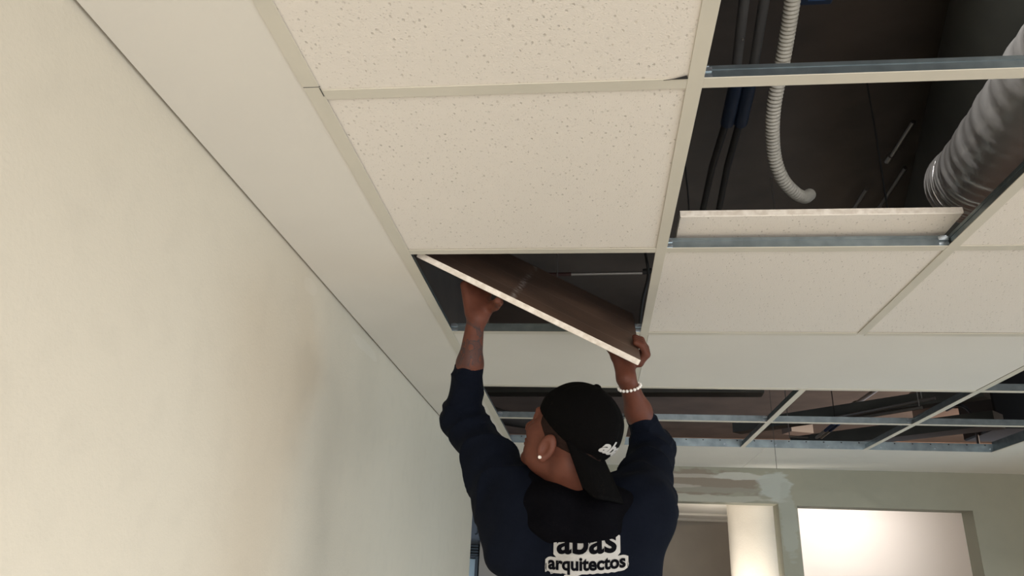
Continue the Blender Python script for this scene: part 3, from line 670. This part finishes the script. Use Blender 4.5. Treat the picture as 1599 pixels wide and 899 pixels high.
# bill
vs, fs = [], []; NU, NV = 25, 13
bx = -FWD - CN*((-FWD)@CN); bx /= np.linalg.norm(bx); by = LAT
cc = HP(-.014, 0, .030); cc = cc - CN*((cc-CP)@CN) + CN*.010
for layer in (0, 1):
    for i in range(NU):
        s_ = -1+2*i/(NU-1); an = s_*math.radians(68)
        base = cc + bx*math.cos(an)*.0955 + by*math.sin(an)*.078
        tip = cc + bx*(.184 - .016*abs(s_)**2.2 - .026*max(0, (abs(s_)-.7)/.3)**2) + by*(.068*math.sin(s_*math.pi/2*.93))
        for j in range(NV):
            t = j/(NV-1)
            q = base*(1-t) + tip*t - CN*(.030*t + .014*t*abs(s_)**2) 
            vs.append(q - CN*.0045*layer)
for layer in (0, 1):
    o_ = layer*NU*NV
    for i in range(NU-1):
        for j in range(NV-1):
            q = (o_+i*NV+j, o_+(i+1)*NV+j, o_+(i+1)*NV+j+1, o_+i*NV+j+1); fs.append(q if layer == 0 else q[::-1])
for i in range(NU-1): fs.append((i*NV+NV-1, (i+1)*NV+NV-1, NU*NV+(i+1)*NV+NV-1, NU*NV+i*NV+NV-1))
MB().add(vs, fs, 0, True).build('bill', M['cap'], capo)
# hoodie
G = SDF((-.66, .0, -1.17), (.16, .56, -.20), .0040)
cuffL = Le + (Lw-Le)*.52; cuffR = Re + (Rw-Re)*.46
G.ell((-.172, .255, -.68), (.164, .122, .17), k=.04); G.ell((-.174, .255, -.86), (.160, .118, .20), k=.06); G.ell((-.18, .255, -1.03), (.175, .118, .12), k=.05)
G.cap(Ls, Rs, .072, .072, .05); G.cap(Ls+np.array([.02, .0, -.04]), (-.235, .25, -.70), .080, .080, .05); G.cap(Rs+np.array([-.02, .0, -.04]), (-.115, .25, -.70), .080, .085, .05)
G.cap((-.195, .205, -.545), (-.19, .23, -.60), .080, .12, .03)
def sleeve(a, b, c, r0, r1, r2):
    m1 = a+(b-a)*.5
    G.cap(a, m1, r0, r1*1.03, .04); G.cap(m1, b, r1*1.03, r1, .02); G.cap(b, c, r1, r2, .02)
sleeve(Ls, Le, cuffL, .082, .058, .037); sleeve(Rs, Re, cuffR, .080, .058, .036)
G.cap(Ls+np.array([-.03, .02, -.10]), Ls+(Le-Ls)*.45, .050, .056, .05)
def axial_folds(a, b, n, amp):
    ab = b-a; L = np.linalg.norm(ab); ab = ab/L; s1 = np.cross(ab, [0, 1, 0]); s1 /= np.linalg.norm(s1); s2 = np.cross(ab, s1)
    def fn(X, Y, Z):
        x, y, z = X-a[0], Y-a[1], Z-a[2]; t = (x*ab[0]+y*ab[1]+z*ab[2])/L; u = x*s1[0]+y*s1[1]+z*s1[2]; v = x*s2[0]+y*s2[1]+z*s2[2]
        w_ = np.clip(np.minimum(t+.1, 1.05-t)*5, 0, 1)*np.clip((.13-np.sqrt(u*u+v*v))*20, 0, 1)
        ph = 2*math.pi*n*t + 16*u + 2.5*np.sin(22*v+5*t) + 1.5*np.sin(35*u-3)
        return -amp*w_*(np.abs(np.sin(ph*.5))**.7*-1+.55)
    lo = np.minimum(a, b)-.14; hi = np.maximum(a, b)+.14
    G.disp(fn, lo, hi)
axial_folds(Ls, Le, 4.0, .0085); axial_folds(Le, cuffL, 3.0, .0065); axial_folds(Rs, Re, 4.0, .0085); axial_folds(Re, cuffR, 2.6, .0065)
G.disp(lambda X, Y, Z: .0045*np.sin(X*34+np.sin(Z*15)*1.7)*np.sin(Z*13+Y*11+X*6) + .0022*np.sin(X*70-Z*33)*np.sin(Z*40+Y*52))
for c_, w_, rr_ in ((cuffL, Lw, .0335), (cuffR, Rw, .0325)):
    dv = (w_-c_)/np.linalg.norm(w_-c_)
    G.cap(c_-dv*.004, c_+dv*.022, rr_+.002, rr_-.001, .004)
    G.cap(c_+dv*.030, c_+dv*.09, rr_-.006, rr_-.007, .002, 'sub')
G.plane((0, 0, -1.13), (0, 0, -1))
hood_sh = G.build('hoodie', M['hoodie'], person, label='navy hoodie with a printed back')
# hood lying on the back
Q = SDF((-.36, -.02, -.76), (.04, .36, -.42), .0035)
Q.ell((-.206, .162, -.560), (.118, .060, .068), k=.02); Q.ell((-.185, .150, -.590), (.085, .048, .048), k=.03)
Q.cap((-.280, .195, -.515), (-.225, .145, -.545), .036, .048, .03); Q.cap((-.066, .190, -.528), (-.14, .145, -.560), .038, .046, .03)
Q.cap((-.280, .195, -.515), (-.262, .285, -.530), .038, .026, .03); Q.cap((-.085, .215, -.540), (-.12, .290, -.545), .036, .026, .03)
Q.disp(lambda X, Y, Z: .005*np.sin(X*48+Z*28)*np.sin(Z*42-X*14+Y*18) + .0025*np.sin(Z*95+np.sin(X*30)*2))
Q.build('hood', M['hood'], person, label='black hood lying loose on the upper back')
# print on the back
def bvh_of(s): return BVHTree.FromPolygons([tuple(p) for p in s.P.tolist()], [tuple(f) for f in s.F.tolist()])
gb, cb = bvh_of(G), bvh_of(Cc)
def text_mesh(txt, size, offset, spacing=1.0, shear=0.):
    cu = bpy.data.curves.new('t', 'FONT'); cu.body = txt; cu.size = size; cu.align_x = 'CENTER'; cu.offset = offset; cu.space_character = spacing; cu.shear = shear; cu.resolution_u = 4
    o = bpy.data.objects.new('t', cu); COL.objects.link(o); bpy.context.view_layer.update()
    dg = bpy.context.evaluated_depsgraph_get(); me = bpy.data.meshes.new_from_object(o.evaluated_get(dg)); bpy.data.objects.remove(o)
    bm = bmesh.new(); bm.from_mesh(me); bmesh.ops.triangulate(bm, faces=bm.faces)
    for _ in range(3):
        ed = [e for e in bm.edges if e.calc_length() > .008]
        if ed: bmesh.ops.subdivide_edges(bm, edges=ed, cuts=1); bmesh.ops.triangulate(bm, faces=[f for f in bm.faces if len(f.verts) > 3])
    V = np.array([tuple(v.co) for v in bm.verts]); Fc = [tuple(v.index for v in f.verts) for f in bm.faces]; bm.free()
    return V, Fc
def project(V, Fc, origin, ax, ay, direction, bvh, lift, bend=0., tilt=0.):
    out = []; keep = {}; D = Vector(direction).normalized()
    for i, v in enumerate(V):
        x, y = v[0], v[1]; y = y + bend*x*x + tilt*x
        p = Vector(origin) + Vector(ax)*x + Vector(ay)*y
        hit = bvh.ray_cast(p - D*.35, D)
        q = hit[0] if hit[0] is not None else p
        out.append(tuple(q - D*lift))
    return out
pr_parts = []
c0 = aty(914, 868, .10); AXX, AYY = (1, 0, 0), (0, 0, 1); DD = (0, 1, 0.0)
def put(txt, size, dz, dx, name, mt, off, lift, sp=1., bend=.9, tilt=.06, stroke_y=1.0):
    V, Fc = text_mesh(txt, size, off, sp); V[:, 1] *= stroke_y
    P_ = project(V, Fc, c0 + np.array([dx, 0, dz]), AXX, AYY, DD, gb, lift, bend, tilt)
    MB().add(P_, Fc).build(name, mt, hood_sh, label=('white ' if mt is M['print_white'] else 'dark ') + 'printed lettering')
put('abas', .074, .006, .003, 'printed_text', M['print_white'], .0075, .0042, 1.0)
put('abas', .074, .006, .003, 'printed_text', M['print_dark'], .0018, .0060, 1.0)
put('arquitectos', .036, -.027, .003, 'printed_text', M['print_white'], .0078, .0042, 1.0)
put('arquitectos', .036, -.027, .003, 'printed_text', M['print_dark'], .0013, .0060, 1.0)
put('nes', .034, -.056, .074, 'printed_text', M['print_white'], .0022, .0042, 1.0, 0., .12)
# white filler between the two lines of the print
NX = 24; V = []; Fc = []
for (hw_, y0_, y1_) in ((.071, -.004, .043), (.086, -.034, -.003)):
    nb = len(V)
    for i in range(NX+1):
        q = -1+2*i/NX; sh_ = 1-.28*max(0, (abs(q)-.86)/.14)**2
        for j in range(7): V.append((hw_*q, (y0_+y1_)/2 + (y1_-y0_)/2*sh_*(-1+j/3), 0))
    for i in range(NX):
        for j in range(6): Fc.append((nb+i*7+j, nb+(i+1)*7+j, nb+(i+1)*7+j+1, nb+i*7+j+1))
P_ = project(np.array(V), Fc, c0 + np.array([.003, 0, 0]), AXX, AYY, DD, gb, .0036, .9, .06)
MB().add(P_, Fc).build('print_patch', M['print_white'], hood_sh, label='white print ground')
# cap emblem
V, Fc = text_mesh('abas', .046, .0016, .92, .25)
oc = HP(-.12, 0, .0) + CN*.004 - CN*(( HP(-.12, 0, 0)-CP)@CN) + CN*.034 - LAT*.002
P_ = project(V, Fc, oc, tuple(-LAT), tuple(CN), tuple(FWD), cb, .0016)
MB().add(P_, Fc).build('emblem', M['print_white'], capo, label='white embroidered lettering')
# ear stud, bracelet
MB().tube([HP(-.012, .084, -.070), HP(-.012, .0885, -.0705)], .0035, 10).build('ear_stud', M['pearl'], person, label='small bright ear stud')
wc = Rw + (Re-Rw)*.10; wd = (Re-Rw)/np.linalg.norm(Re-Rw); s1 = np.cross(wd, [0, 1, 0]); s1 /= np.linalg.norm(s1); s2 = np.cross(wd, s1)
br = empty('bracelet', tuple(wc)); br.parent = person; br.location = WL[br.name]-WL[person.name]; br['label'] = 'bracelet of white beads on the right wrist'
def bead(c, r):
    me = bpy.data.meshes.new('bead'); bm = bmesh.new(); bmesh.ops.create_icosphere(bm, subdivisions=2, radius=r); bm.to_mesh(me); bm.free()
    me.polygons.foreach_set('use_smooth', [True]*len(me.polygons)); return me
bme = bead(0, .0042)
for k in range(18):
    a = 2*math.pi*k/18; q = wc + (s1*math.cos(a)+s2*math.sin(a))*.0275 + wd*(.006*math.cos(a*1+.7))
    link_mesh('bead', bme, M['pearl'], br, Vector(q)+Vector((0, 0, ZC)))
# trousers and shoes
Tt = SDF((-.42, .08, FEET+.03), (.06, .44, -1.04), .006)
Tt.ell((-.18, .25, -1.10), (.168, .112, .10), k=.03)
for sx in (-1, 1):
    hip = np.array([-.18+sx*.082, .25, -1.16]); kn = np.array([-.18+sx*.095, .235, -1.55]); an = np.array([-.18+sx*.10, .26, FEET+.08])
    Tt.cap(hip, kn, .094, .070, .03); Tt.cap(kn, an, .069, .056, .03)
Tt.disp(lambda X, Y, Z: .004*np.sin(Z*60+X*30)*np.sin(X*40+Y*30)); Tt.plane((0, 0, -1.08), (0, 0, 1)); Tt.plane((0, 0, FEET+.06), (0, 0, -1))
Tt.build('trousers', M['trousers'], person, label='dark trousers')
for sx in (-1, 1):
    x = -.18+sx*.10; Sh = SDF((x-.08, .15, FEET-.01), (x+.08, .50, FEET+.16), .005)
    Sh.cap((x, .235, FEET+.045), (x, .41, FEET+.035), .042, .036, .02); Sh.cap((x, .25, FEET+.09), (x, .26, FEET+.05), .045, .045, .02); Sh.plane((0, 0, FEET+.015), (0, 0, -1)); Sh.plane((0, 0, FEET+.125), (0, 0, 1))
    so = Sh.build('shoe', M['shoe'], person)
    Sl = SDF((x-.08, .15, FEET-.01), (x+.08, .50, FEET+.06), .005); Sl.cap((x, .235, FEET+.03), (x, .41, FEET+.03), .046, .040, 0); Sl.plane((0, 0, FEET+.0), (0, 0, -1)); Sl.plane((0, 0, FEET+.02), (0, 0, 1))
    Sl.build('sole', M['sole'], so)
# work platform under his feet (below the frame)
wp = empty('work_platform', (-.18, .3, FLOOR), 'folding aluminium work platform under the worker', 'platform')
MB().box(-.62, .26, .06, .56, FEET-.03, FEET).build('deck', M['alu'], wp, .004)
for x in (-.58, .22):
    for y in (.10, .52): MB().tube([(x, y, FLOOR), (x*.9-.018, y, FEET-.03)], .018, 10).build('leg', M['alu'], wp)
    MB().tube([(x, .10, FLOOR+.2), (x, .52, FLOOR+.2)], .012, 8).build('rung', M['alu'], wp)
